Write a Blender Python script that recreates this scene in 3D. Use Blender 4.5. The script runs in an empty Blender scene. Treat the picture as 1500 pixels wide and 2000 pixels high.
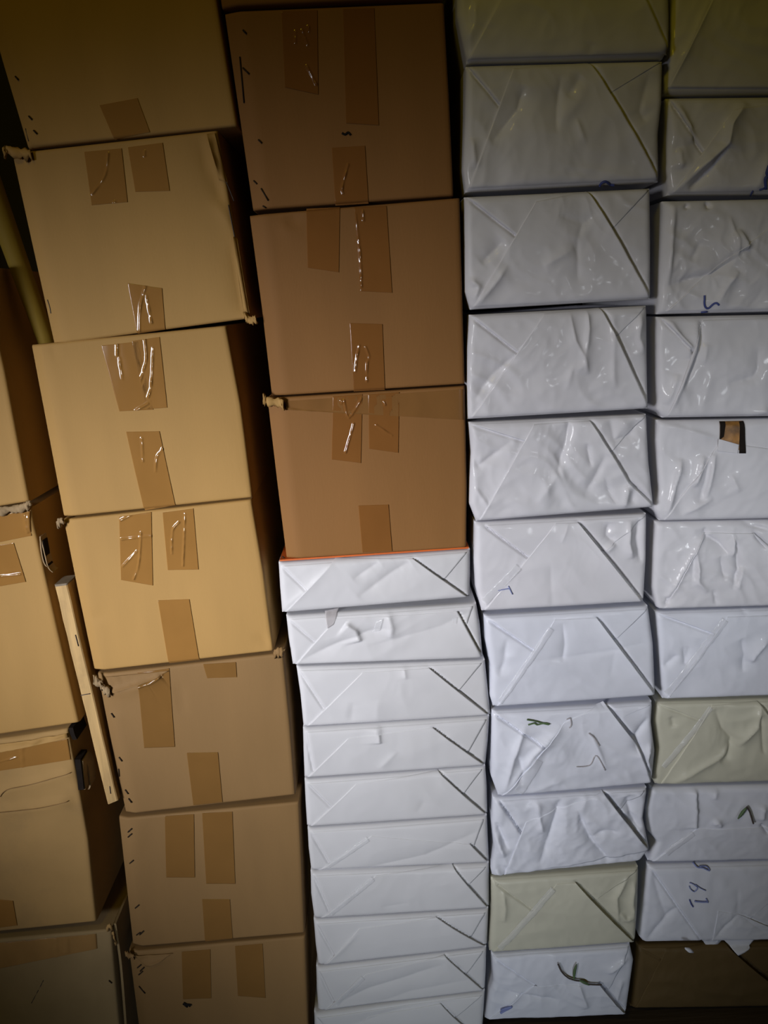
import bpy, math, random
import numpy as np
from mathutils import Matrix, Vector

# ------------------------------------------------------------------ camera, light, exposure
SC = bpy.context.scene
COL = SC.collection
PITCH, ROLL, FPX = math.radians(15.2), math.radians(3.5), 1500.0
CAM = np.array([0.0, -0.80, 0.985])
F0 = np.array([0, math.cos(PITCH), -math.sin(PITCH)])
R0 = np.array([1.0, 0, 0])
D0 = np.array([0, -math.sin(PITCH), -math.cos(PITCH)])
RV = math.cos(ROLL)*R0 + math.sin(ROLL)*D0
DV = -math.sin(ROLL)*R0 + math.cos(ROLL)*D0

cd = bpy.data.cameras.new('camera')
cd.sensor_fit = 'VERTICAL'; cd.sensor_height = 36.0; cd.lens = 36.0*FPX/2000.0
cd.clip_start = 0.02
cam = bpy.data.objects.new('camera', cd); COL.objects.link(cam)
m3 = Matrix((RV, -DV, -F0)).transposed()
cam.matrix_world = Matrix.Translation(Vector(CAM)) @ m3.to_4x4()
SC.camera = cam

SC.view_settings.view_transform = 'Standard'
SC.view_settings.look = 'None'
SC.view_settings.gamma = 1.0
SC.view_settings.use_curve_mapping = False
SC.view_settings.exposure = 0.0

w = bpy.data.worlds.new('dim_room'); SC.world = w; w.use_nodes = True
w.node_tree.nodes['Background'].inputs[0].default_value = (1.0, 0.80, 0.36, 1)
w.node_tree.nodes['Background'].inputs[1].default_value = 0.014

def area(name, loc, target, sx, sy, power, color, spread):
    l = bpy.data.lights.new(name, 'AREA'); l.shape = 'RECTANGLE'
    l.size, l.size_y, l.energy, l.color = sx, sy, power, color
    l.spread = math.radians(spread)
    o = bpy.data.objects.new(name, l); COL.objects.link(o)
    o.location = loc
    o.rotation_euler = (Vector(target)-Vector(loc)).to_track_quat('-Z', 'Y').to_euler()
    return o
# daylight through the opening behind the viewer on the left, the dim yellow lamp high up, and two added fills
area('doorway_daylight', (-1.16, -1.50, 0.93), (-0.13, 0.0, 0.65), 0.46, 0.28, 1.82, (0.96, 0.96, 1.0), 33.5)
area('side_fill', (0.67, -1.7, 0.80), (0.42, 0.0, 0.72), 0.22, 0.22, 0.15, (0.90, 0.95, 1.0), 22)  # added cool fill that brightens the right stack, no known opening there
area('floor_fill', (0.02, -1.9, 0.25), (0.02, 0.0, 0.04), 0.3, 0.25, 0.34, (0.82, 0.91, 1.0), 34)  # added low cool fill that lifts the bottom rows, no known source
area('ceiling_lamp', (-0.5, -1.4, 2.2), (0, 0, 1.0), 0.2, 0.2, 2.3, (1.0, 0.76, 0.03), 180)

# ------------------------------------------------------------------ helpers
def hit(px, py, Y0=0.0):
    px = np.asarray(px, float); py = np.asarray(py, float)
    d = F0 + ((px-750)/FPX)[..., None]*RV + ((py-1000)/FPX)[..., None]*DV
    t = (Y0-CAM[1])/d[..., 1]
    return CAM + d*t[..., None]

def hitp(p, Y0=0.0):
    return hit(np.array(p[0]), np.array(p[1]), Y0)

_rng = np.random.RandomState(7)
_perm = np.concatenate([_rng.permutation(512)]*3)
_ang = _rng.rand(512)*2*math.pi
_gx, _gy = np.cos(_ang), np.sin(_ang)
def perlin(x, y, seed=0):
    x = x + seed*17.37; y = y + seed*31.11
    xi = np.floor(x).astype(int); yi = np.floor(y).astype(int)
    xf = x-xi; yf = y-yi
    xi &= 511; yi &= 511
    def g(i, j):
        k = _perm[_perm[(xi+i) & 511] + ((yi+j) & 511)] & 511
        return _gx[k]*(xf-i) + _gy[k]*(yf-j)
    u = xf*xf*xf*(xf*(xf*6-15)+10); v = yf*yf*yf*(yf*(yf*6-15)+10)
    a = g(0, 0)*(1-u)+g(1, 0)*u
    b = g(0, 1)*(1-u)+g(1, 1)*u
    return (a*(1-v)+b*v)*1.5

def seg_dist(X, Z, a, b):
    """signed perpendicular distance (+ on the right/lower side) and position along a-b"""
    dx, dz = b[0]-a[0], b[1]-a[1]
    L = math.hypot(dx, dz)+1e-9
    t = ((X-a[0])*dx+(Z-a[1])*dz)/L/L
    d = ((X-a[0])*(-dz)+(Z-a[1])*dx)/L
    return d, t, L

class Face:
    """front of a box: left edge points top to bottom, right edge points top to bottom (photo pixels)"""
    def __init__(s, L, R, Y0=0.0, r=0.004, rl=None, rt=None):
        s.Y0 = Y0
        def conv(P):
            P = np.array([hitp(p, Y0) for p in P])[:, [0, 2]]
            t = (P[0, 1]-P[:, 1])/(P[0, 1]-P[-1, 1])
            return P, t
        (s.L, s.tL), (s.R, s.tR) = conv(L), conv(R)
        s.r = r; s.rl = rl or r; s.rt = rt or r
        s.W = float(np.linalg.norm(s.R.mean(0)-s.L.mean(0)))
        s.H = float((s.L[0, 1]-s.L[-1, 1]+s.R[0, 1]-s.R[-1, 1])/2)
        s.creases = []; s.grooves = []; s.base = None
        s.seed = 0; s.amp = 0; s.bulge = 0; s.lam = 0.05; s.ani = 0.0; s.low = 0
    def edge(s, P, t, v):
        return np.interp(v, t, P[:, 0]), np.interp(v, t, P[:, 1])
    def pos(s, u, v):
        lx, lz = s.edge(s.L, s.tL, v); rx, rz = s.edge(s.R, s.tR, v)
        return lx+(rx-lx)*u, lz+(rz-lz)*u
    def uv(s, X, Z):
        u = np.full(X.shape, .5)
        for _ in range(4):
            zt = s.L[0, 1]+(s.R[0, 1]-s.L[0, 1])*u
            zb = s.L[-1, 1]+(s.R[-1, 1]-s.L[-1, 1])*u
            v = np.clip((zt-Z)/(zt-zb), 0, 1)
            lx, _z = s.edge(s.L, s.tL, v); rx, _z = s.edge(s.R, s.tR, v)
            u = np.clip((X-lx)/(rx-lx), 0, 1)
        return u, v
    def crease(s, pts, amp, w, w2=None, taper=0.25):
        P = [hitp(p, s.Y0)[[0, 2]] for p in pts]
        s.creases.append((P, amp, w, w2 or w, taper))
    def groove(s, a, b, depth, w):
        s.grooves.append((hitp(a, s.Y0)[[0, 2]], hitp(b, s.Y0)[[0, 2]], depth, w))
    def height(s, X, Z, u, v, groove=True):
        h = s.bulge*np.sin(math.pi*u)**.7*np.sin(math.pi*v)**.7
        if s.low: h = h + s.low*perlin(X/0.09, Z/0.09, s.seed+5)
        if s.amp:
            c, sn = math.cos(s.ani), math.sin(s.ani)
            a = (X*c+Z*sn)/s.lam; b = (-X*sn+Z*c)/s.lam
            wx = perlin(a*.7, b*.7, s.seed+1)*.8
            n = perlin(a*.55+wx, b*1.5+wx, s.seed)
            h = h + s.amp*(0.8-np.abs(n)*2.2)
            n2 = perlin(a*1.9-wx, b*1.3, s.seed+3)
            h = h + s.amp*.45*(0.5-np.abs(n2)*2)
            n3 = perlin(a*4.1+wx*2, b*3.2-wx, s.seed+6)
            h = h + s.amp*.22*(0.5-np.abs(n3)*2)
        for P, amp, w, w2, tp in s.creases:
            best = np.zeros_like(h)
            n = len(P)-1
            for i in range(n):
                d, t, L = seg_dist(X, Z, P[i], P[i+1])
                over = np.maximum(np.maximum(-t, t-1), 0)*L
                g = np.clip((i+np.clip(t, 0, 1))/n, 0, 1)
                env = np.clip(np.minimum(g, 1-g)/tp, 0, 1)**.6 if tp > 0 else 1.0
                ww = np.where(d > 0, w, w2)
                dd = np.sqrt(d*d+over*over)
                best = np.maximum(best, np.exp(-dd/ww)*env*np.exp(-over/w))
            h = h + amp*best
        if groove:
            for a, b, dep, wd in s.grooves:
                d, t, L = seg_dist(X, Z, a, b)
                env = np.clip(np.minimum(t, 1-t)/.12+.35, 0, 1)*((t > -.02) & (t < 1.02))
                h = h - dep*env*np.exp(-((d-wd*.7)/wd)**2)
        return h
    def rnd(s, u, v):
        def f(d, r):
            d = np.clip(d, 0, r)
            return r-np.sqrt(np.maximum(r*r-(r-d)**2, 0))
        left = f(u*s.W, s.r)
        if s.rl > s.r: left = np.maximum(left, np.clip(s.rl-u*s.W, 0, None)*.42)
        y = np.maximum(left, f((1-u)*s.W, s.r))
        y2 = np.maximum(f(v*s.H, s.rt), f((1-v)*s.H, s.r))
        return np.minimum(y+y2, max(s.r, s.rl))
    def surf(s, X, Z, off=0.0, groove=False):
        u, v = s.uv(X, Z)
        y = s.Y0+s.rnd(u, v)-s.height(X, Z, u, v, groove)*edgefade(u, v, s)-off
        return np.stack([X, y, Z], -1)
    def px(s, px, py, off=0.0):
        P = hit(px, py, s.Y0)
        return s.surf(P[..., 0], P[..., 2], off)

def edgefade(u, v, s):
    d = np.minimum(np.minimum(u, 1-u)*s.W, np.minimum(v, 1-v)*s.H)
    return np.clip(d/0.008+.15, 0, 1)

def mkmesh(name, verts, faces, mat, parent=None, smooth=True):
    me = bpy.data.meshes.new(name)
    base = np.array(parent.location) if parent is not None and parent.type == 'EMPTY' else (
        np.array(parent['_b']) if parent is not None and '_b' in parent else np.zeros(3))
    me.from_pydata((np.asarray(verts)-base).tolist(), [], faces)
    me.materials.append(mat)
    if smooth: me.polygons.foreach_set('use_smooth', [True]*len(me.polygons))
    me.update()
    o = bpy.data.objects.new(name, me); COL.objects.link(o)
    if parent is not None:
        o.parent = parent
    return o

def thing(name, label, cat, loc, group=None):
    o = bpy.data.objects.new(name, None); COL.objects.link(o)
    o.empty_display_size = 0.03
    o.location = tuple(float(c) for c in loc); o['label'] = label; o['category'] = cat
    if group: o['group'] = group
    return o

def tag(o, label, cat, group=None):
    o['label'] = label; o['category'] = cat
    if group: o['group'] = group
    return o

def coords(n, size, r):
    c = np.linspace(0, 1, n+1)
    e = np.array([0, .06, .2, .45, .75, 1.1])*r/size
    return np.unique(np.round(np.concatenate([c[(c > 1.3*r/size) & (c < 1-1.3*r/size)], e, 1-e]), 6))

def grid_faces(nv, nu, o=0):
    return [(o+j*nu+i, o+(j+1)*nu+i, o+(j+1)*nu+i+1, o+j*nu+i+1) for j in range(nv-1) for i in range(nu-1)]

def loop_ids(nv, nu):
    return ([j*nu for j in range(nv)] + [(nv-1)*nu+i for i in range(1, nu)] +
            [j*nu+nu-1 for j in range(nv-2, -1, -1)] + [i for i in range(nu-2, 0, -1)])

def block(name, f, step, depth, mat, parent, zcut=None):
    """closed box with a displaced, rounded front"""
    cu = coords(int(f.W/step), f.W, max(f.r, f.rl)); cv = coords(int(f.H/step), f.H, max(f.r, f.rt))
    U, V = np.meshgrid(cu, cv)
    X, Z = f.pos(U, V)
    y = f.Y0+f.rnd(U, V)-f.height(X, Z, U, V)*edgefade(U, V, f)
    nv, nu = U.shape
    verts = np.stack([X, y, Z], -1).reshape(-1, 3)
    faces = grid_faces(nv, nu)
    lp = loop_ids(nv, nu)
    prev = lp; allv = [verts]
    cnt = len(verts)
    for k, dy in enumerate((0.012, 0.05, depth)):
        ring = verts[lp].copy(); ring[:, 1] = np.maximum(ring[:, 1]+.001, f.Y0+dy)
        allv.append(ring)
        ids = list(range(cnt, cnt+len(lp))); cnt += len(lp)
        n = len(lp)
        faces += [(prev[i], prev[(i+1) % n], ids[(i+1) % n], ids[i])[::-1] for i in range(n)]
        prev = ids
    faces.append(tuple(prev))
    return mkmesh(name, np.concatenate(allv), faces, mat, parent)

def sheet(name, f, quad, mat, parent, off, ns=40, nt=24, thick=0.0008, lift=None, rmid=None, extra=None, groove=False):
    """thin sheet lying on a face; quad = pixel corners TL, TR, BR, BL; lift = (edge, height, width)"""
    q = np.array(quad, float)
    S, T = np.meshgrid(np.linspace(0, 1, ns+1), np.linspace(0, 1, nt+1))
    Lx = q[0, 0]+(q[3, 0]-q[0, 0])*T; Ly = q[0, 1]+(q[3, 1]-q[0, 1])*T
    if rmid is not None:
        tm = (rmid[1]-q[1, 1])/(q[2, 1]-q[1, 1])
        Rx = np.interp(T, [0, tm, 1], [q[1, 0], rmid[0], q[2, 0]])
        Ry = np.interp(T, [0, tm, 1], [q[1, 1], rmid[1], q[2, 1]])
    else:
        Rx = q[1, 0]+(q[2, 0]-q[1, 0])*T; Ry = q[1, 1]+(q[2, 1]-q[1, 1])*T
    px = Lx+(Rx-Lx)*S; py = Ly+(Ry-Ly)*S
    P = hit(px, py, f.Y0)
    X, Z = P[..., 0], P[..., 2]
    v = f.surf(X, Z, off, groove)
    if lift:
        for e, hgt, wd in lift:
            if e == 'R': d = (1-S)*np.hypot(Rx-Lx, Ry-Ly)/1700; env = np.sin(np.clip(T, 0.0, 1)*math.pi)**.5
            elif e == 'L': d = S*np.hypot(Rx-Lx, Ry-Ly)/1700; env = np.sin(T*math.pi)**.5
            elif e == 'B': d = (1-T)*np.hypot(q[3, 0]-q[0, 0], q[3, 1]-q[0, 1])/1700; env = np.sin(S*math.pi)**.5
            else: d = T*np.hypot(q[3, 0]-q[0, 0], q[3, 1]-q[0, 1])/1700; env = np.sin(S*math.pi)**.5
            v[..., 1] -= hgt*env*np.exp(-d/wd)
    if extra is not None:
        v[..., 1] -= extra(X, Z, S, T)
    nv, nu = S.shape
    V = v.reshape(-1, 3); faces = grid_faces(nv, nu)
    lp = loop_ids(nv, nu)
    ring = V[lp].copy(); ring[:, 1] += thick
    ids = list(range(len(V), len(V)+len(lp))); n = len(lp)
    faces += [(lp[i], lp[(i+1) % n], ids[(i+1) % n], ids[i])[::-1] for i in range(n)]
    o = mkmesh(name, np.concatenate([V, ring]), faces, mat, parent)
    return o

def tube(name, pts, rad, mat, parent=None, sides=6):
    P = np.array(pts, float); n = len(P)
    rad = np.broadcast_to(np.asarray(rad, float), (n,))
    V = []; Fc = []
    for i in range(n):
        t = P[min(i+1, n-1)]-P[max(i-1, 0)]; t /= np.linalg.norm(t)+1e-12
        a = np.cross(t, [0, 1, 0]); 
        if np.linalg.norm(a) < 1e-3: a = np.cross(t, [1, 0, 0])
        a /= np.linalg.norm(a); b = np.cross(t, a)
        for k in range(sides):
            th = 2*math.pi*k/sides
            V.append(P[i]+rad[i]*(math.cos(th)*a+math.sin(th)*b))
    for i in range(n-1):
        for k in range(sides):
            Fc.append((i*sides+k, i*sides+(k+1) % sides, (i+1)*sides+(k+1) % sides, (i+1)*sides+k))
    Fc.append(tuple(range(sides))[::-1]); Fc.append(tuple((n-1)*sides+k for k in range(sides)))
    return mkmesh(name, V, Fc, mat, parent)

def smoothline(pts, n=6):
    P = np.array(pts, float)
    if len(P) < 3: return P
    out = []
    for i in range(len(P)-1):
        p0, p1, p2, p3 = P[max(i-1, 0)], P[i], P[i+1], P[min(i+2, len(P)-1)]
        for t in np.linspace(0, 1, n, endpoint=False):
            out.append(.5*((2*p1)+(-p0+p2)*t+(2*p0-5*p1+4*p2-p3)*t*t+(-p0+3*p1-3*p2+p3)*t**3))
    out.append(P[-1])
    return np.array(out)

def stroke(name, f, pts, rad, mat, parent, off=0.0012):
    p = smoothline(pts)
    return tube(name, f.px(p[:, 0], p[:, 1], off), rad, mat, parent, 6)

# ------------------------------------------------------------------ materials
def srgb(r, g, b):
    return tuple(((c/255)/12.92 if c/255 <= .04045 else ((c/255+.055)/1.055)**2.4) for c in (r, g, b))

def material(name, col, rough=.6, var=.12, scale=14, stretch=(1, 1, 1), bump=.1, bscale=180, coat=0.0, alpha=1.0, spec=.5, dirt=None, dscale=9, coat_rough=.12):
    m = bpy.data.materials.new(name); m.use_nodes = True
    nt = m.node_tree; N = nt.nodes; L = nt.links
    b = N['Principled BSDF']
    tc = N.new('ShaderNodeTexCoord'); oi = N.new('ShaderNodeObjectInfo')
    add = N.new('ShaderNodeVectorMath'); add.operation = 'ADD'
    mul = N.new('ShaderNodeVectorMath'); mul.operation = 'SCALE'; mul.inputs[0].default_value = (3.1, 5.7, 4.3)
    L.new(oi.outputs['Random'], mul.inputs['Scale'])
    L.new(tc.outputs['Object'], add.inputs[0]); L.new(mul.outputs[0], add.inputs[1])
    mp = N.new('ShaderNodeMapping'); mp.inputs['Scale'].default_value = stretch
    L.new(add.outputs[0], mp.inputs['Vector'])
    n1 = N.new('ShaderNodeTexNoise'); n1.inputs['Scale'].default_value = scale; n1.inputs['Detail'].default_value = 5
    L.new(mp.outputs[0], n1.inputs['Vector'])
    rp = N.new('ShaderNodeValToRGB')
    rp.color_ramp.elements[0].position = .3; rp.color_ramp.elements[1].position = .72
    rp.color_ramp.elements[0].color = (*[c*(1-var) for c in col], 1)
    rp.color_ramp.elements[1].color = (*[min(1, c*(1+var*.6)) for c in col], 1)
    L.new(n1.outputs['Fac'], rp.inputs['Fac'])
    out = rp.outputs['Color']
    if dirt is not None:
        n3 = N.new('ShaderNodeTexNoise'); n3.inputs['Scale'].default_value = dscale; n3.inputs['Detail'].default_value = 6
        n3.inputs['Roughness'].default_value = .65
        L.new(add.outputs[0], n3.inputs['Vector'])
        r3 = N.new('ShaderNodeValToRGB'); r3.color_ramp.elements[0].position = .54; r3.color_ramp.elements[1].position = .78
        r3.color_ramp.elements[0].color = (0, 0, 0, 1); r3.color_ramp.elements[1].color = (.6, .6, .6, 1)
        L.new(n3.outputs['Fac'], r3.inputs['Fac'])
        mx = N.new('ShaderNodeMixRGB'); mx.inputs['Color2'].default_value = (*dirt, 1)
        L.new(r3.outputs['Color'], mx.inputs['Fac']); L.new(out, mx.inputs['Color1'])
        out = mx.outputs['Color']
    L.new(out, b.inputs['Base Color'])
    if bump:
        n2 = N.new('ShaderNodeTexNoise'); n2.inputs['Scale'].default_value = bscale; n2.inputs['Detail'].default_value = 3
        L.new(mp.outputs[0], n2.inputs['Vector'])
        bp = N.new('ShaderNodeBump'); bp.inputs['Strength'].default_value = bump; bp.inputs['Distance'].default_value = .002
        L.new(n2.outputs['Fac'], bp.inputs['Height']); L.new(bp.outputs[0], b.inputs['Normal'])
        if coat: L.new(bp.outputs[0], b.inputs['Coat Normal'])
    b.inputs['Roughness'].default_value = rough
    b.inputs['Specular IOR Level'].default_value = spec
    b.inputs['Coat Weight'].default_value = coat
    b.inputs['Coat Roughness'].default_value = coat_rough
    b.inputs['Alpha'].default_value = alpha
    return m

CARD = material('corrugated_cardboard', (0.42, 0.248, 0.082), .72, .07, 10, (2.2, 1, .5), .05, 260, spec=.25)
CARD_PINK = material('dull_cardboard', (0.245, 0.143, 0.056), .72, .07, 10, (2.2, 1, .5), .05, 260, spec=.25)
CARD_ORANGE = material('orange_brown_cardboard', (0.255, 0.120, 0.036), .72, .07, 10, (2.2, 1, .5), .05, 260, spec=.25)
CARD_OLD = material('weathered_cardboard', (0.41, 0.255, 0.10), .78, .12, 12, (1, 1, 1), .08, 200, spec=.2, dirt=(.24, .16, .08))
CARD_DIRTY = material('dusty_cardboard', (0.33, 0.235, 0.12), .8, .16, 12, (1, 1, 1), .08, 200, spec=.2, dirt=(.24, .18, .10))
PLY = material('torn_cardboard_ply', (0.34, 0.235, 0.125), .85, .2, 60, (1, 1, 1), .3, 300)
TAPE = material('brown_packing_tape', (0.31, 0.155, 0.042), .11, .06, 20, (1, 1, 1), .0, 60, spec=.4)
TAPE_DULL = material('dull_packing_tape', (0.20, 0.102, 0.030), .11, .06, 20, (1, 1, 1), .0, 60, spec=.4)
TAPE_ORANGE = material('amber_packing_tape', (0.225, 0.094, 0.025), .11, .06, 20, (1, 1, 1), .0, 60, spec=.4)
TAPE_STRIP = material('thin_tape_over_card', (0.225, 0.108, 0.034), .2, .1, 20, (2, 1, 1), .0, 60, spec=.35)
TAPE_PALE = material('pale_packing_tape', (0.36, 0.205, 0.075), .2, .1, 20, (2, 1, 1), .0, 60, spec=.4)
WHITE = material('white_wrapping_paper', (0.645, 0.64, 0.69), .55, .04, 12, (1, 1, 1), .04, 90, coat=.14, coat_rough=.09, spec=.3, dirt=(.58, .585, .63), dscale=7)
WHITE_B = material('bluish_wrapping_paper', (0.66, 0.68, 0.77), .52, .05, 12, (1, 1, 1), .05, 90, coat=.14, coat_rough=.09, spec=.3, dirt=(.53, .55, .63), dscale=7)
REAM = material('ream_wrapping_paper', (0.61, 0.61, 0.64), .55, .04, 10, (1, 1, 1), .04, 90, coat=.1, coat_rough=.25, spec=.3, dirt=(.60, .595, .60), dscale=8)
CREAM = material('cream_wrapping_paper', (0.53, 0.52, 0.43), .45, .06, 12, (1, 1, 1), .04, 90, coat=.2, coat_rough=.2, spec=.35, dirt=(.44, .43, .35))
KRAFT = material('dark_kraft_paper', (0.105, 0.068, 0.026), .6, .12, 14, (1, 1, 1), .05, 120, spec=.25, dirt=(.06, .04, .02))
CLEAR = material('clear_tape', (0.85, 0.86, 0.90), .12, .03, 20, (1, 1, 1), .05, 40, alpha=.28, spec=.6)
ORANGE = material('orange_print', (0.62, 0.13, 0.02), .5, .08, 20)
WOOD = material('raw_pine', (0.52, 0.34, 0.14), .7, .3, 26, (6, 6, .35), .15, 80, dirt=(.30, .18, .08), dscale=20)
WOOD_END = material('sawn_wood_end', (0.22, 0.18, 0.13), .85, .2, 80)
POLE = material('yellowish_pole', (0.23, 0.155, 0.022), .7, .12, 20, (4, 4, .4), .05, 80, dirt=(.17, .11, .02), spec=.2)
INK = material('blue_ink', (0.05, 0.07, 0.26), .6, .1, 40, bump=0)
INK_PALE = material('pale_blue_ink', (0.20, 0.24, 0.48), .6, .1, 40, bump=0)
BLACK = material('black_marker', (0.016, 0.013, 0.012), .8, .1, 40, bump=0, spec=.1)
STAPLE = material('dark_staple_wire', (0.030, 0.020, 0.014), .6, .1, 40, bump=0, spec=.15)
GREEN = material('grass_green', (0.09, 0.15, 0.065), .6, .25, 60, bump=0)
TWIG = material('dry_twig', (0.07, 0.055, 0.05), .7, .25, 60, bump=0)
STAIN_WRINKLE = material('stain_and_wrinkle_tint', (0.47, 0.44, 0.45), .6, .1, 40, bump=0, alpha=.55)  # also tints the drawn tape wrinkles on one package
PRINT = material('brown_print', (0.30, 0.14, 0.03), .5, .6, 110, bump=0, dirt=(.02, .015, .012), dscale=75)
PRINT_GAP_SHADE = material('black_print_and_gap_shade', (0.016, 0.012, 0.010), .8, .3, 80, bump=0, spec=.08)  # black print, and the painted shade inside torn gaps and the hand hole
FLOOR_M = material('earth_floor', (0.055, 0.042, 0.03), .9, .3, 18, bump=.4, bscale=60)
WALL_M = material('dark_plaster', (0.03, 0.024, 0.018), .9, .2, 9, bump=.2, bscale=50)
PLANK_M = material('dark_plank', (0.06, 0.042, 0.026), .85, .3, 16, (.4, 4, 4), .2, 60)

# ------------------------------------------------------------------ setting
def slab(name, lo, hi, mat):
    (x0, y0, z0), (x1, y1, z1) = lo, hi
    V = [(x, y, z) for x in (x0, x1) for y in (y0, y1) for z in (z0, z1)]
    Fc = [(0, 1, 3, 2), (4, 6, 7, 5), (0, 4, 5, 1), (2, 3, 7, 6), (0, 2, 6, 4), (1, 5, 7, 3)]
    o = mkmesh(name, V, Fc, mat, None, False)
    return o
for nm, lo, hi, mt in (('floor', (-2.2, -3.2, -.1), (2.2, .5, 0), FLOOR_M),
                       ('wall_back', (-2.2, .40, 0), (2.2, .5, 2.5), WALL_M),
                       ('wall_right', (2.1, -3.2, 0), (2.2, .4, 2.5), WALL_M),
                       ('wall_left', (-2.2, -3.2, 0), (-2.1, .4, 2.5), WALL_M),
                       ('ceiling', (-2.2, -3.2, 2.5), (2.2, .5, 2.6), WALL_M)):
    slab(nm, lo, hi, mt)['kind'] = 'structure'

# ------------------------------------------------------------------ cartons
GROUP_C = 'brown cardboard cartons in the stacks'
CART = {}
def carton(key, L, R, label, mat=CARD, tapes=(), staples=(), marks=(), Y0=0.0, depth=.31, creases=(), rl=.012, low=.0007, bulge=.0006, flap=True, to_floor=False):
    f = Face(L, R, Y0, r=.003, rl=rl, rt=.003)
    if to_floor:
        for P in (f.L, f.R):
            P[-1, 1] = 0.001
        for nm in ('L', 'R'):
            P = getattr(f, nm); t = (P[0, 1]-P[:, 1])/(P[0, 1]-P[-1, 1]); setattr(f, 't'+nm, t)
        f.H = float((f.L[0, 1]-f.L[-1, 1]+f.R[0, 1]-f.R[-1, 1])/2)
    f.seed = len(CART)*3+1; f.low = low; f.bulge = bulge
    for c in creases: f.crease(*c)
    zb = min(f.L[-1, 1], f.R[-1, 1]); xb = (f.L[-1, 0]+f.R[-1, 0])/2
    root = thing('cardboard_carton', label, 'carton', (xb, Y0+depth/2, zb), GROUP_C)
    block('body', f, .005, depth, mat, root)
    for q, rid in tapes:
        m = TAPE_DULL if mat is CARD_PINK else TAPE_ORANGE if mat is CARD_ORANGE else TAPE
        if len(q) == 5: m = q[4]; q = q[:4]
        ridges = [[hitp(p, Y0)[[0, 2]] for p in smoothline(rr, 4)] for rr in rid]
        sd = len(root.children)
        def extra(X, Z, S, T, ridges=ridges, sd=f.seed*5+len(CART)):
            e = .00012*perlin(X/.012, Z/.03, sd)
            md = 1+.9*perlin(X/.009, Z/.007, sd+4)
            for P in ridges:
                best = np.zeros_like(X); n = len(P)-1
                for i in range(n):
                    d, t, Ln = seg_dist(X, Z, P[i], P[i+1])
                    over = np.maximum(np.maximum(-t, t-1), 0)*Ln
                    best = np.maximum(best, np.exp(-(d*d+over*over)/(2*.0008**2)))
                e = e + .00095*best*md
            return e
        sheet('tape_strip', f, q, m, root, .0006, 60, 110, .0005, extra=extra)
    for a, b in staples:
        p = f.px(np.array([a[0], b[0]]), np.array([a[1], b[1]]), .0008)
        tube('staple', p, .0008, STAPLE, root, 5)
    for pts, rad, m in marks:
        stroke('marker_mark', f, pts, rad, m, root, .0006)
    CART[key] = (f, root)
    return f, root

def sl(*pts):  # short staple strokes: centre x, y -> slanted bar
    return [((x-3.5, y-3), (x+3.5, y+4)) for x, y in pts]

# column B, top to bottom
carton('B1', [(-48, -60), (0, 115), (52, 289)], [(405, -110), (425, 15), (463, 246)],
       'topmost carton of the second stack from the left, dark, one tape at its lower edge', CARD,
       [([(195, 206), (269, 192), (293, 258), (223, 272)], [])],
       sl((33, 152), (60, 230), (70, 258)), creases=[([(40, 245), (70, 285)], .003, .004, .008)])
carton('B2', [(20, 299), (60, 480), (103, 673)], [(424, 254), (455, 430), (487, 622)],
       'tilted carton with a battered right edge and crumpled upper corner, three shiny tapes', CARD,
       [([(165, 297), (238, 290), (250, 395), (180, 401)], [[(212, 301), (206, 343), (182, 378)], [(224, 394), (232, 402)]]),
        ([(250, 288), (318, 279), (332, 373), (265, 375)], [[(283, 296), (283, 304)]]),
        ([(250, 553), (317, 563), (323, 644), (268, 652)], [[(285, 560), (275, 602), (273, 647)], [(287, 577), (297, 630)]])],
       creases=[([(395, 262), (412, 330), (436, 400)], -.004, .004, .006), ([(455, 470), (470, 560), (478, 612)], -.005, .003, .006),
                ([(420, 395), (452, 440)], .003, .003), ([(405, 262), (428, 340)], .004, .003)])
carton('B3', [(58, 674), (122, 1011)], [(441, 636), (470, 790), (493, 972)],
       'carton with a wide glossy pair of overlapped tapes at top and one tape below', CARD,
       [([(198, 675), (270, 667), (300, 800), (234, 803)], [[(230, 668), (230, 694)], [(234, 700), (240, 740)], [(266, 802), (290, 788)]]),
        ([(258, 666), (312, 658), (327, 796), (286, 799)], [[(284, 662), (287, 700), (282, 720), (270, 760)], [(300, 680), (296, 752), (290, 776)]]),
        ([(247, 843), (312, 842), (343, 988), (282, 998)], [[(278, 856), (280, 900)], [(318, 876), (308, 892), (304, 920)]])],
       creases=[([(90, 676), (112, 690)], -.002, .003), ([(470, 800), (490, 960)], -.002, .004)])
carton('B4', [(121, 1016), (150, 1160), (182, 1312)], [(491, 976), (515, 1120), (534, 1272)],
       'carton with two parallel tapes at top, one tape low, curled left corner', CARD,
       [([(233, 1009), (296, 1000), (299, 1143), (237, 1132)], [[(236, 1016), (256, 1006)], [(240, 1106), (268, 1076)], [(276, 1040), (272, 1100), (262, 1130)], [(238, 1053), (296, 1046)]]),
        ([(318, 1001), (378, 993), (388, 1112), (328, 1113)], [[(350, 1020), (338, 1036), (336, 1080)], [(362, 1004), (358, 1104)]]),
        ([(309, 1172), (370, 1170), (390, 1290), (330, 1297)], [])],
       creases=[([(182, 1196), (196, 1212)], -.003, .003), ([(500, 1240), (532, 1262)], -.002, .003)])
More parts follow.
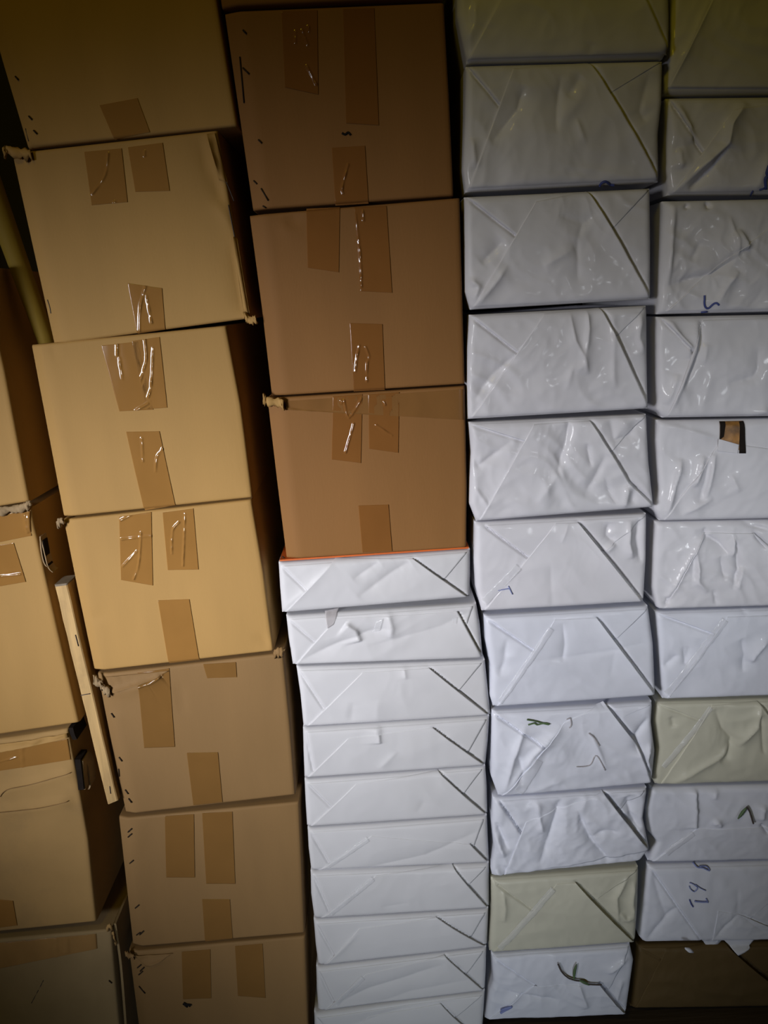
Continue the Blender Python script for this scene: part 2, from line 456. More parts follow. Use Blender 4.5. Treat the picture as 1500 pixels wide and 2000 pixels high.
carton('B5', [(188, 1318), (215, 1455), (244, 1592)], [(553, 1276), (567, 1420), (577, 1553)],
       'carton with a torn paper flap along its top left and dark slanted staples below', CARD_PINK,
       [([(269, 1314), (331, 1305), (342, 1458), (282, 1460)], [[(270, 1340), (300, 1330), (318, 1316)]]),
        ([(397, 1297), (461, 1293), (463, 1322), (405, 1324)], []),
        ([(365, 1470), (426, 1469), (435, 1566), (378, 1572)], [])],
       sl((220, 1397), (235, 1483), (247, 1547), (254, 1563)) + [((230, 1505), (231, 1520))],
       creases=[([(205, 1352), (250, 1345), (290, 1333), (315, 1318)], .0035, .003, .007, .05), ([(215, 1345), (225, 1400)], -.002, .004), ([(352, 1330), (357, 1400)], -.001, .003)])
carton('B6', [(230, 1600), (258, 1851)], [(584, 1567), (590, 1700), (595, 1823)],
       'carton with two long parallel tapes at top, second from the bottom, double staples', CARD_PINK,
       [([(322, 1594), (379, 1590), (381, 1713), (325, 1713)], []),
        ([(395, 1588), (454, 1585), (460, 1725), (403, 1725)], []),
        ([(395, 1756), (449, 1756), (455, 1836), (401, 1842)], [])],
       [((x-4, y+4), (x+4, y-4)) for x, y in ((254, 1621), (254, 1631), (257, 1683), (268, 1770), (270, 1824), (277, 1821))],
       creases=[([(268, 1600), (272, 1660)], .0015, .004)])
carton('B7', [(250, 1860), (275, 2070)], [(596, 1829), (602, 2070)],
       'bottom carton of the second stack, scribble of black marker between and below two tapes', CARD_PINK,
       [([(355, 1858), (411, 1854), (413, 1948), (358, 1950)], []),
        ([(459, 1848), (513, 1843), (519, 1948), (465, 1944)], [])],
       [((x-4, y+4), (x+4, y-4)) for x, y in ((272, 1887), (278, 1892), (275, 1900))] + [((271, 1927), (284, 1939))],
       [([(358, 1959), (366, 1965), (360, 1957), (372, 1964), (366, 1960), (375, 1961)], .0011, BLACK)],
       creases=[([(285, 1880), (310, 1872), (335, 1866)], .003, .003, .007)], to_floor=True)

# column A at the left border
carton('A1', [(-420, 580), (-395, 800), (-360, 1048)], [(-38, 520), (8, 720), (57, 980)],
       'uppermost carton at the left border, plain side with a ragged lower seam', CARD, creases=[([(20, 740), (52, 950)], .002, .003)])
carton('A2', [(-355, 1053), (-290, 1478)], [(60, 992), (78, 1080), (110, 1220), (154, 1412)],
       'left border carton with horizontal tape on top and a torn slit at its edge', CARD,
       [([(-60, 1012), (59, 998), (62, 1046), (-60, 1071)], [[(48, 1000), (54, 1040)]]),
        ([(-40, 1070), (27, 1060), (51, 1136), (-30, 1150)], [[(-20, 1127), (40, 1121)]])],
       creases=[([(56, 1000), (60, 1040)], .003, .004)])
carton('A3', [(-285, 1486), (-240, 1845)], [(132, 1424), (147, 1500), (160, 1570), (172, 1640), (188, 1801)],
       'left border carton with creased front, broad horizontal tape and ripped hand hole', CARD_OLD,
       [([(-60, 1476), (132, 1443), (139, 1483), (-60, 1514)], [[(44, 1458), (46, 1510)], [(-10, 1490), (32, 1478)]]),
        ([(-60, 1752), (26, 1759), (34, 1807), (-60, 1820)], [])],
       creases=[([(0, 1553), (16, 1537), (61, 1527), (144, 1505)], .0035, .003, .009, .05),
                ([(-40, 1588), (0, 1581), (80, 1572), (139, 1559)], .004, .003, .010, .05),
                ([(0, 1448), (60, 1440), (70, 1452)], .003, .004), ([(70, 1430), (76, 1450)], .002, .003), ([(100, 1432), (120, 1440)], .002, .003)])
carton('A4', [(-260, 1857), (-225, 2070)], [(217, 1816), (233, 2010), (240, 2070)],
       'dusty bottom carton at the left border with glossy tape over its top', CARD_DIRTY,
       [([(-60, 1846), (188, 1824), (190, 1853), (-60, 1902), TAPE_PALE], [[(8, 1839), (42, 1836)], [(50, 1836), (74, 1832)], [(110, 1830), (112, 1870)], [(130, 1826), (132, 1860)]])],
       [((213, 1914), (219, 1919))],
       creases=[([(192, 1815), (196, 1880), (200, 1990)], -.002, .003), ([(85, 1914), (60, 1960)], -.0015, .002), ([(40, 1900), (55, 1960)], -.001, .006)],
       to_floor=True, Y0=0.0)

# column C cartons
carton('C0', [(405, -170), (432, 14)], [(855, -190), (866, -6)],
       'carton at the top border above the third stack, barely in view', CARD_ORANGE, rl=.0135)
carton('C1', [(437, 22), (465, 215), (493, 410)], [(867, 4), (878, 200), (886, 382)],
       'dark carton with three tapes near the top of the third stack', CARD_ORANGE,
       [([(550, 22), (620, 20), (622, 185), (557, 171)], [[(578, 63), (577, 84)], [(591, 61), (601, 88)], [(603, 53), (604, 62)], [(600, 130), (618, 165)]]),
        ([(670, 18), (731, 16), (740, 245), (676, 241)], []),
        ([(648, 289), (713, 285), (720, 397), (655, 401)], [[(680, 322), (669, 364), (670, 378)]])],
       sl((478, 62), (508, 276), (498, 355)) + [((474, 132), (487, 145)), ((468, 110), (476, 200)), ((510, 368), (524, 392)), ((513, 402), (519, 406))],
       [([(668, 260), (674, 263), (680, 259), (685, 264)], .0010, BLACK)], rl=.0135)
carton('C2', [(486, 420), (510, 600), (530, 774)], [(898, 386), (904, 600), (908, 750)],
       'middle carton of the third stack, two long tapes above and one shiny tape below', CARD_ORANGE,
       [([(598, 407), (664, 404), (662, 532), (601, 523)], []),
        ([(692, 405), (755, 402), (766, 572), (704, 569)], [[(709, 413), (710, 430)], [(695, 420), (704, 500), (706, 560)]]),
        ([(683, 631), (747, 633), (752, 762), (691, 765)], [[(702, 675), (697, 700), (694, 725)], [(714, 678), (721, 696), (717, 712), (717, 745)]])],
       creases=[([(580, 415), (566, 445)], -.003, .004, .008), ([(585, 440), (548, 452)], .0015, .006)], rl=.0135)
carton('C3', [(521, 778), (540, 940), (559, 1093)], [(908, 754), (912, 950), (911, 1070)],
       'lowest carton of the third stack, resting on white paper reams, wrinkled strip across top', CARD_ORANGE,
       [([(552, 784), (907, 760), (907, 820), (556, 800), TAPE_STRIP], [[(556, 797), (600, 803), (640, 806), (720, 811), (770, 820), (850, 818)]]),
        ([(650, 774), (708, 770), (705, 904), (648, 897)], [[(691, 827), (684, 852), (675, 883)], [(672, 782), (682, 815), (706, 778)], [(667, 782), (668, 786)]]),
        ([(719, 770), (780, 766), (778, 884), (721, 876)], [[(750, 784), (752, 790)], [(735, 830), (765, 850)]]),
        ([(700, 987), (759, 985), (766, 1076), (708, 1079)], [])],
       [((551, 1090), (557, 1096))], rl=.0135)

# ------------------------------------------------------------------ wrapped packages
def package(key, name, L, R, label, cat, group, mat, bf=None, tf=None, Y0=0.0, seed=1, amp=.0010, creases=(), slit=.004, slit2=.003,
            rmid=None, tape=None, marks=(), bulge=.003, depth=.297, step=.0017, r=.006, liftR=.0040, lam=.05, zmin=None, gw=.0017):
    if name == 'wrapped_package': amp *= 1.35; creases = [(c[0], c[1]*1.3)+tuple(c[2:]) for c in creases]
    if key[0] == 'E': Y0 += .013
    f = Face(L, R, Y0, r=r)
    if zmin is not None:
        for P in (f.L, f.R): P[:, 1] = np.maximum(P[:, 1], zmin)
    f.seed = seed; f.amp = amp; f.bulge = bulge; f.lam = lam; f.ani = random.Random(seed).uniform(-.9, .3); f.low = .0008
    for c in creases: f.crease(*c)
    if bf is not None:      # bottom flap: TL, TR, BR, BL pixels
        if rmid is not None:
            f.groove(bf[1], rmid, slit*1.3, gw); f.groove(rmid, bf[2], slit*1.3, gw)
        else: f.groove(bf[1], bf[2], slit*1.3, gw)
    if tf is not None:
        def cross(a, b, c, d, ext):
            a, b, c, d = (np.array(p, float) for p in (a, b, c, d))
            M = np.array([b-a, -(d-c)]).T
            t = np.linalg.solve(M, c-a)[0]
            p = a+(b-a)*t
            return tuple(p+(p-a)/np.linalg.norm(p-a)*ext)
        tf = list(tf)
        if bf is not None:
            e = 5 if name == 'paper_ream' else 8
            rl_ = (bf[1], bf[2]) if rmid is None or tf[2][1] > rmid[1] else (bf[1], rmid)
            tf[3] = cross(tf[0], tf[3], bf[3], bf[0], e); tf[2] = cross(tf[1], tf[2], rl_[0], rl_[1], -2)
        f.groove(tf[3], tf[0], slit2, .0011)
    zb = min(f.L[-1, 1], f.R[-1, 1]); xb = (f.L[-1, 0]+f.R[-1, 0])/2
    root = thing(name, label, cat, (xb, Y0+depth/2, zb), group)
    block('wrapping', f, step, depth, mat, root)
    if tf is not None:
        q = [tf[0], tf[1], tf[2], tf[3]]
        sheet('top_flap', f, q, mat, root, .0004, 70, 30, .0008, lift=[('L', .0007, .006)], groove=True)
    if bf is not None:
        sheet('bottom_flap', f, bf, mat, root, .0009, 80, 50, .0012, lift=[('R', liftR, .010), ('L', .0003, .004)], rmid=rmid)
    if tape is not None:
        (x0, y0), (x1, y1), wd = tape
        n = np.array([-(y1-y0), x1-x0], float); n /= np.linalg.norm(n)
        a, b = np.array([x0, y0]), np.array([x1, y1])
        q = [a-n*wd/2, a+n*wd/2, b+n*wd/2, b-n*wd/2]
        sheet('clear_tape', f, q, CLEAR, root, .0019, 8, 60, .0003,
              extra=lambda X, Z, S, T: .0006*perlin(X/.008, Z/.006, seed+9)+.0006*np.sin(S*math.pi))
    for pts, rad, m in marks:
        stroke('pen_and_wrinkle_mark', f, pts, rad, m, root, .0019)
    CART[key] = (f, root)
    return f, root

GR = 'white paper reams under the third carton stack'
GD = 'white wrapped paper packages on the right'
# column of thin reams (third stack, below the cartons)
S_ = .0035
reams = [
 ('R1', [(543, 1101), (546, 1150), (550, 1199)], [(919, 1075), (919, 1120), (918, 1168)], (655, 1092), (806, 1090), (916, 1168), (556, 1196), (565, 1120), (872, 1126),
  'top ream of the white stack, orange upper side showing under the carton'),
 ('R2', [(558, 1205), (563, 1250), (571, 1301)], [(931, 1181), (938, 1220), (944, 1288)], (655, 1208), (893, 1194), (942, 1284), (577, 1298), (600, 1240), (915, 1210),
  'second white ream, rumpled, pinkish stain and a curved tear on its front'),
 ('R3', [(578, 1305), (586, 1360), (592, 1422)], [(948, 1292), (953, 1340), (959, 1399)], (708, 1312), (838, 1304), (955, 1397), (600, 1418), (618, 1360), (895, 1350),
  'third white ream from the carton, faint upright ripples on its front'),
 ('R4', [(591, 1425), (592, 1470), (594, 1522)], [(957, 1402), (954, 1450), (949, 1497)], (680, 1440), (845, 1420), (948, 1495), (600, 1519), (600, 1440), (915, 1468),
  'fourth white ream from the carton, short dark nick above its middle'),
 ('R5', [(594, 1526), (596, 1570), (599, 1617)], [(949, 1500), (952, 1540), (953, 1593)], (695, 1530), (856, 1507), (951, 1592), (606, 1614), (638, 1566), (905, 1550),
  'fifth white ream from the carton, smooth front with sharp dark slit at right'),
 ('R6', [(600, 1621), (602, 1660), (607, 1702)], [(952, 1597), (954, 1640), (956, 1686)], (725, 1630), (918, 1647), (955, 1685), (618, 1704), (640, 1680), (930, 1640),
  'sixth white ream from the carton, shiny tape glint on its left fold'),
 ('R7', [(606, 1706), (607, 1750), (613, 1796)], [(956, 1690), (956, 1730), (956, 1775)], (735, 1708), (884, 1692), (954, 1774), (624, 1796), (640, 1770), (915, 1726),
  'seventh white ream from the carton, grey smudges and a dark right slit'),
 ('R8', [(612, 1800), (616, 1850), (621, 1888)], [(955, 1779), (954, 1810), (952, 1850)], (702, 1812), (852, 1790), (950, 1849), (632, 1886), (645, 1850), (925, 1820),
  'eighth white ream from the carton, shallow right slit, third from the bottom'),
 ('R9', [(617, 1892), (618, 1935), (621, 1977)], [(951, 1855), (950, 1900), (948, 1936)], (715, 1900), (868, 1866), (946, 1935), (634, 1974), (640, 1930), (920, 1890),
  'ninth white ream from the carton, long soft folds, second from the bottom'),
 ('R10', [(613, 1982), (615, 2070)], [(948, 1941), (942, 2034)], (720, 1985), (860, 1960), (938, 2030), (630, 2060), (640, 2010), (915, 1965),
  'lowest white ream of its stack, cut off by the lower border'),
]
RC = {
 'R1': [([(552, 1190), (600, 1150), (650, 1100)], .002, .004, .010), ([(700, 1165), (760, 1120), (800, 1095)], -.003, .007, .012), ([(690, 1130), (740, 1096)], -.002, .006)],
 'R2': [([(575, 1296), (660, 1255), (720, 1232), (760, 1225)], -.004, .008, .014), ([(676, 1216), (696, 1230), (704, 1252)], .005, .002, .012, .1), ([(757, 1190), (766, 1225), (762, 1245)], .003, .003, .006), ([(720, 1262), (860, 1222), (930, 1190)], -.0025, .01, .014)],
 'R3': [([(789, 1300), (792, 1325)], .002, .004), ([(690, 1370), (685, 1410)], -.001, .006), ([(738, 1365), (735, 1405)], .001, .006)],
 'R4': [([(739, 1418), (742, 1450)], .003, .0018, .008, .1), ([(740, 1500), (775, 1465)], .0015, .004)],
 'R5': [([(815, 1585), (830, 1560)], -.001, .006)],
 'R6': [([(690, 1700), (830, 1668), (940, 1620)], -.002, .007)],
 'R7': [([(745, 1770), (800, 1760)], -.001, .006)],
 'R8': [([(640, 1880), (700, 1820)], .0015, .005)],
 'R9': [([(650, 1965), (720, 1930), (800, 1905), (870, 1880)], -.004, .009, .014), ([(700, 1975), (800, 1935), (920, 1910)], -.002, .008)],
 'R10': [([(650, 2010), (800, 1965), (930, 1950)], -.002, .008)],
}
for i, (k, L, R, lt, rt, rb, lb, tl2, tr2, lab) in enumerate(reams):
    tf = [(L[0][0]+7, L[0][1]+5), (R[0][0]-7, R[0][1]+4), tr2, tl2]
    mk = []
    package(k, 'paper_ream', L, R, lab, 'paper ream', GR, REAM, [lt, rt, rb, lb], tf, Y0=.001*(i % 3), seed=20+i*2,
            amp=.00045, creases=RC.get(k, ()), slit=.004, slit2=.0022, bulge=.0025, r=.006, liftR=.0013, lam=.06, gw=.0011,
            tape=((lb[0]+22, lb[1]-14), (lt[0]-6, lt[1]+5), 10) if k in ('R6', 'R9', 'R7') else None, zmin=.001)

# stack of double packages (fourth stack)
def D(key, L, R, label, bf, tf, mat=WHITE, **kw):
    return package(key, 'wrapped_package', L, R, label, 'paper package', GD, mat, bf, tf, **kw)

D('D1', [(893, -90), (893, 30), (906, 90), (913, 121)], [(1306, -100), (1310, 40), (1309, 90), (1298, 112)],
  'uppermost package of the fourth stack, cut by the top border', [(1010, -60), (1225, -60), (1306, 104), (914, 116)], None, seed=51, amp=.0006,
  creases=[([(905, 90), (925, 50), (928, 0)], .003, .003, .01), ([(1155, 85), (1150, 110)], -.001, .005)], slit=.005)
D('D2', [(911, 127), (909, 230), (905, 330), (911, 374)], [(1297, 117), (1295, 200), (1288, 260), (1289, 354)],
  'dim package with a blue pen hook at its lower edge, second in the fourth stack', [(1002, 134), (1150, 121), (1286, 350), (915, 368)], [(915, 130), (1292, 121), (1192, 182), (957, 182)], seed=53, amp=.0009,
  creases=[([(1024, 170), (1010, 215), (960, 280)], -.004, .006, .010), ([(1095, 150), (1088, 215), (1086, 260)], -.003, .004, .008), ([(1135, 150), (1108, 190)], -.002, .005), ([(1125, 235), (1140, 280)], .002, .003), ([(1270, 140), (1250, 215), (1262, 240)], -.003, .008), ([(922, 270), (928, 330)], .003, .004)],
  marks=[([(1174, 364), (1175, 358), (1182, 355), (1192, 359), (1202, 361)], .0012, INK)], slit=.004)
D('D3', [(908, 384), (909, 480), (909, 570), (920, 605)], [(1272, 367), (1273, 480), (1273, 584)],
  'grey-white package with a crossed crease right of centre, third in the fourth stack', [(1046, 394), (1147, 373), (1270, 582), (924, 600)], [(911, 384), (1269, 370), (1197, 445), (997, 452)], seed=55, amp=.0007,
  creases=[([(1163, 415), (1138, 440), (1128, 465)], -.002, .003, .006), ([(1090, 420), (1140, 436)], -.0015, .004), ([(1126, 460), (1128, 555)], -.0015, .004), ([(1120, 485), (1060, 520)], .002, .005), ([(985, 470), (940, 515)], -.003, .004, .008), ([(928, 600), (965, 555), (990, 520)], .003, .004), ([(915, 545), (935, 560), (924, 590)], .004, .004)], slit2=.004)
D('D4', [(918, 615), (914, 680), (913, 770), (914, 820)], [(1265, 597), (1266, 700), (1268, 799)],
  'glossy package with two bright upright wrinkles, fourth in the fourth stack', [(1064, 612), (1172, 601), (1267, 797), (920, 816)], [(920, 617), (1261, 600), (1210, 650), (1012, 689)], seed=57, amp=.0009,
  creases=[([(1112, 610), (1122, 665), (1140, 700), (1146, 730)], .003, .003, .006), ([(1146, 603), (1148, 640), (1140, 700)], .003, .003), ([(1195, 610), (1196, 660), (1196, 730), (1200, 760)], .002, .004), ([(1250, 610), (1246, 660), (1258, 690)], .004, .004), ([(1005, 695), (960, 735), (925, 785)], -.003, .004, .008), ([(1105, 760), (1115, 720), (1145, 715)], .0015, .004)],
  slit2=.004)
D('D5', [(916, 826), (921, 884), (918, 940), (917, 985), (931, 1020)], [(1265, 810), (1269, 900), (1279, 992)],
  'package with a deep fold at top centre, fifth in the fourth stack', [(1042, 828), (1151, 821), (1277, 990), (936, 1016)], [(921, 829), (1262, 813), (1205, 870), (1002, 854)], WHITE, seed=59, amp=.0011, rmid=(1226, 942),
  creases=[([(1112, 820), (1106, 860), (1088, 925)], -.005, .004, .010), ([(1088, 925), (1050, 980)], .002, .006), ([(1146, 865), (1154, 912)], -.003, .002, .004), ([(1183, 885), (1165, 925), (1140, 970)], -.003, .005), ([(1181, 930), (1190, 960), (1204, 985)], -.002, .002), ([(1226, 945), (1216, 995)], .004, .003), ([(1240, 950), (1234, 985)], -.003, .003), ([(1190, 810), (1200, 860), (1230, 850), (1250, 820)], -.003, .006), ([(918, 880), (935, 910), (1000, 860)], -.003, .005), ([(926, 950), (955, 992)], .002, .002)],
  marks=())
D('D6', [(928, 1022), (927, 1100), (930, 1150), (942, 1196)], [(1265, 1005), (1264, 1090), (1259, 1177)],
  'white package with bright tape glints down its left fold and pen tick', [(1086, 1021), (1128, 1020), (1256, 1178), (945, 1192)], [(947, 1026), (1261, 1009), (1180, 1075), (1031, 1086)], WHITE, seed=61, amp=.0005,
  creases=[([(1190, 1020), (1185, 1045), (1200, 1060)], -.004, .005), ([(1230, 1015), (1226, 1060), (1234, 1090)], .005, .004), ([(1250, 1010), (1244, 1050), (1252, 1100)], -.004, .004), ([(1200, 1060), (1180, 1078)], .003, .003), ([(1074, 1095), (1078, 1190)], -.001, .006), ([(1110, 1022), (1095, 1060)], .001, .004)],
  tape=((945, 1175), (1012, 1105), 15), marks=[([(972, 1152), (992, 1148), (995, 1150)], .0006, INK_PALE), ([(992, 1143), (1000, 1159)], .0006, INK_PALE)], slit=.006, slit2=.005, liftR=.005)
D('D7', [(947, 1206), (949, 1254), (959, 1302), (958, 1363), (964, 1383)], [(1268, 1186), (1278, 1260), (1282, 1361)],
  'smooth bluish package with a long straight right slit, seventh in the fourth stack', [(1083, 1209), (1164, 1205), (1280, 1358), (970, 1380)], [(951, 1208), (1265, 1190), (1204, 1246), (1039, 1266)], WHITE_B, seed=63, amp=.0005,
  creases=[([(1098, 1215), (1103, 1255), (1098, 1290)], -.002, .003, .006), ([(990, 1245), (985, 1290), (975, 1320)], -.002, .005), ([(1040, 1290), (1130, 1278), (1270, 1255)], -.0012, .003), ([(1200, 1270), (1190, 1320)], -.001, .006)],
  tape=((975, 1370), (1076, 1225), 12), slit2=.004)
D('D8', [(962, 1392), (961, 1460), (960, 1520), (974, 1558)], [(1276, 1374), (1274, 1413), (1281, 1469), (1275, 1532)],
  'rumpled bluish package with a green smear upper left, eighth in the fourth stack', [(1102, 1408), (1181, 1374), (1273, 1531), (980, 1556)], [(964, 1394), (1270, 1378), (1207, 1402), (1018, 1427)], WHITE_B, seed=65, amp=.0009, rmid=(1242, 1451),
  creases=[([(982, 1550), (1000, 1480), (1026, 1412)], .005, .004, .006), ([(985, 1550), (1040, 1470), (1096, 1415)], .005, .005, .008), ([(1014, 1530), (1020, 1500), (1010, 1470)], -.003, .004), ([(1150, 1425), (1165, 1455), (1172, 1470), (1182, 1500)], .002, .002, .005), ([(1268, 1400), (1240, 1440), (1245, 1470)], -.005, .005), ([(1270, 1450), (1262, 1480), (1268, 1510)], .005, .003), ([(1030, 1548), (1100, 1520)], .0015, .004)],
  marks=[([(1028, 1402), (1040, 1404), (1055, 1408), (1070, 1412)], .0010, GREEN), ([(1030, 1412), (1042, 1409), (1048, 1412), (1060, 1409), (1072, 1411)], .0010, GREEN), ([(1105, 1402), (1112, 1400), (1114, 1412), (1110, 1418)], .0007, STAIN_WRINKLE), ([(1124, 1493), (1150, 1490), (1163, 1472), (1180, 1500)], .0007, STAIN_WRINKLE), ([(1148, 1428), (1158, 1436), (1168, 1452)], .0009, STAIN_WRINKLE)],  # greyish strokes paint the shading of tape wrinkles, neither pen nor stain
  tape=((1012, 1545), (1050, 1478), 20), slit=.006, slit2=.005)
D('D9', [(964, 1562), (961, 1610), (966, 1660), (959, 1700), (962, 1714)], [(1266, 1543), (1258, 1600), (1270, 1660), (1250, 1684)],
  'badly crumpled package with several dark folds, just above the upper cream package', [(1026, 1602), (1178, 1548), (1268, 1660), (985, 1710)], [(977, 1565), (1260, 1546), (1200, 1590), (1014, 1617)], WHITE_B, seed=67, amp=.0012,
  creases=[([(1096, 1556), (1084, 1600), (1054, 1690)], -.006, .006, .008), ([(1048, 1560), (1054, 1600), (1060, 1625)], .003, .004), ([(1128, 1580), (1152, 1635), (1192, 1682)], -.005, .002, .006), ([(1150, 1635), (1180, 1620), (1210, 1622)], -.003, .004), ([(970, 1605), (980, 1630), (992, 1658)], -.004, .002, .005), ([(966, 1630), (985, 1672)], .004, .003), ([(1225, 1555), (1232, 1590), (1248, 1620)], -.005, .006), ([(968, 1700), (982, 1712)], .003, .003)],
  slit=.008, slit2=.008, liftR=.0055, lam=.04)
D('D10', [(960, 1720), (961, 1780), (957, 1840), (957, 1863)], [(1249, 1698), (1247, 1770), (1242, 1842)],
  'cream-coloured package near the bottom of the fourth stack', [(1087, 1724), (1123, 1721), (1240, 1841), (962, 1860)], [(963, 1721), (1245, 1701), (1158, 1757), (1040, 1774)], CREAM, seed=69, amp=.0005,
  creases=[([(1226, 1710), (1202, 1750), (1206, 1800)], .004, .004), ([(1240, 1720), (1234, 1760), (1240, 1800)], .004, .003), ([(982, 1740), (986, 1770), (984, 1800)], .003, .003), ([(1210, 1780), (1222, 1795), (1236, 1790)], .003, .003)],
  tape=((975, 1850), (1080, 1732), 12), slit2=.004)
D('D11', [(961, 1868), (964, 1920), (956, 1940), (948, 1995)], [(1232, 1848), (1239, 1878), (1233, 1920), (1224, 1983)],
  'lowest package of the fourth stack with a dark sprig stuck to its front', [(1043, 1922), (1168, 1917), (1222, 1980), (955, 1990)], [(964, 1870), (1229, 1851), (1200, 1908), (1040, 1917)], WHITE_B, seed=71, amp=.0009,
  creases=[([(970, 1930), (1020, 1940), (1090, 1950)], -.003, .003, .006), ([(1128, 1914), (1146, 1965)], .004, .003, .008), ([(1184, 1898), (1225, 1868)], .004, .004), ([(1214, 1910), (1200, 1960)], .003, .003), ([(990, 1960), (1020, 1935)], .003, .004)],
  marks=[([(977, 1975), (990, 1966), (998, 1960), (984, 1966), (978, 1970)], .0016, INK_PALE)], slit=.007, slit2=.004)

# stack at the right border (fifth stack)
D('E1', [(1330, -100), (1318, 0), (1300, 115), (1296, 184)], [(1700, -110), (1665, 178)],
  'uppermost package at the right border, dim and smooth', [(1420, -60), (1600, -60), (1658, 172), (1304, 172)], None, seed=81, amp=.0007,
  creases=[([(1305, 165), (1345, 90), (1390, -10)], .003, .005)], Y0=.004)
D('E2', [(1304, 190), (1306, 250), (1303, 330), (1308, 380)], [(1668, 186), (1655, 378)],
  'dim package with a wavy left fold and blue writing, second at the right border', [(1430, 216), (1560, 195), (1650, 374), (1314, 376)], [(1310, 194), (1662, 190), (1600, 250), (1353, 268)], seed=83, amp=.0012,
  creases=[([(1316, 376), (1370, 325), (1414, 286), (1422, 245), (1455, 200)], .006, .005, .008), ([(1325, 205), (1345, 245), (1352, 280)], .004, .002, .006), ([(1345, 372), (1385, 330), (1420, 285)], -.005, .004), ([(1326, 290), (1330, 330)], .003, .004), ([(1470, 380), (1500, 300)], .003, .006)],
  marks=[([(1494, 326), (1490, 340), (1494, 345), (1488, 352), (1492, 370)], .0016, INK), ([(1468, 374), (1469, 382)], .0008, INK), ([(1480, 372), (1492, 368)], .001, INK)], Y0=.002)
D('E3', [(1298, 392), (1293, 480), (1289, 560), (1286, 614)], [(1655, 385), (1640, 606)],
  'wrinkled package with a handwritten blue 5 at its lower edge', [(1400, 520), (1560, 400), (1636, 602), (1300, 608)], None, seed=85, amp=.0011,
  creases=[([(1316, 396), (1314, 440), (1309, 490), (1304, 560)], .004, .003, .008), ([(1424, 424), (1436, 470), (1438, 500)], .003, .002), ([(1440, 448), (1454, 475), (1456, 488)], .005, .002, .009), ([(1308, 557), (1345, 545), (1390, 535), (1438, 502)], -.004, .004, .010), ([(1398, 595), (1420, 555), (1440, 530)], .003, .004), ([(1340, 400), (1343, 408)], -.005, .002), ([(1380, 394), (1386, 408)], -.007, .002), ([(1370, 470), (1350, 510)], -.002, .005)],
  marks=[([(1374, 577), (1373, 590), (1376, 600), (1382, 602), (1390, 594), (1396, 592), (1401, 596)], .0010, INK), ([(1370, 610), (1382, 609)], .0009, INK)], Y0=.0, lam=.04)
D('E4', [(1285, 619), (1284, 669), (1286, 773), (1284, 800), (1297, 817)], [(1640, 612), (1630, 812)],
  'package with a tall ridged fold beside its left edge, above the torn package', [(1372, 625), (1540, 620), (1626, 808), (1302, 814)], [(1292, 621), (1634, 616), (1580, 680), (1346, 682)], WHITE, seed=87, amp=.0008,
  creases=[([(1362, 622), (1358, 655), (1355, 690), (1335, 735), (1305, 812)], .005, .004, .008), ([(1370, 625), (1368, 665), (1356, 700), (1335, 760)], -.004, .003), ([(1306, 624), (1325, 655), (1343, 675), (1342, 700)], .004, .002, .006), ([(1322, 730), (1300, 790)], .003, .004), ([(1378, 670), (1372, 710)], .002, .004), ([(1480, 680), (1478, 720), (1470, 735), (1420, 750)], -.003, .006), ([(1455, 815), (1500, 800)], .004, .004)], Y0=.0)
D('E5', [(1286, 822), (1283, 861), (1288, 956), (1278, 996), (1291, 1019)], [(1630, 816), (1622, 1012)],
  'package with a torn opening showing brown and black print', [(1405, 862), (1560, 884), (1618, 1008), (1296, 1016)], None, WHITE, seed=89, amp=.0007,
  creases=[([(1300, 1010), (1318, 940), (1330, 896)], .005, .004), ([(1372, 890), (1362, 925), (1352, 950)], .005, .004), ([(1394, 885), (1386, 930), (1376, 975)], .004, .003, .007), ([(1384, 890), (1376, 940), (1366, 980)], -.004, .004), ([(1390, 972), (1332, 1004)], .003, .004), ([(1290, 825), (1345, 840), (1402, 856)], .002, .002, .006), ([(1425, 925), (1440, 960)], .002, .004)], Y0=.0, slit=.002)
D('E6', [(1282, 1021), (1277, 1087), (1276, 1150), (1284, 1188), (1292, 1192)], [(1625, 1014), (1615, 1182)],
  'crumpled pale package with branching creases, sixth at the right border', [(1375, 1040), (1470, 1040), (1612, 1178), (1298, 1188)], None, WHITE, seed=91, amp=.0008,
  creases=[([(1296, 1180), (1340, 1100), (1374, 1042)], .004, .003), ([(1377, 1030), (1380, 1045), (1405, 1060), (1420, 1080)], -.004, .002, .005), ([(1358, 1075), (1362, 1110), (1360, 1135), (1380, 1155)], .004, .003), ([(1355, 1080), (1352, 1130)], -.003, .004), ([(1432, 1045), (1438, 1080), (1440, 1110), (1430, 1150)], -.005, .003), ([(1434, 1045), (1428, 1085)], .004, .003), ([(1448, 1105), (1438, 1150)], .003, .003), ([(1392, 1150), (1400, 1180)], -.003, .002), ([(1405, 1085), (1415, 1130)], -.003, .003), ([(1448, 1018), (1475, 1028), (1500, 1034)], -.004, .002), ([(1470, 1042), (1495, 1070)], -.004, .002), ([(1302, 1185), (1304, 1165)], -.003, .003)], Y0=.0, lam=.035, slit=.002)
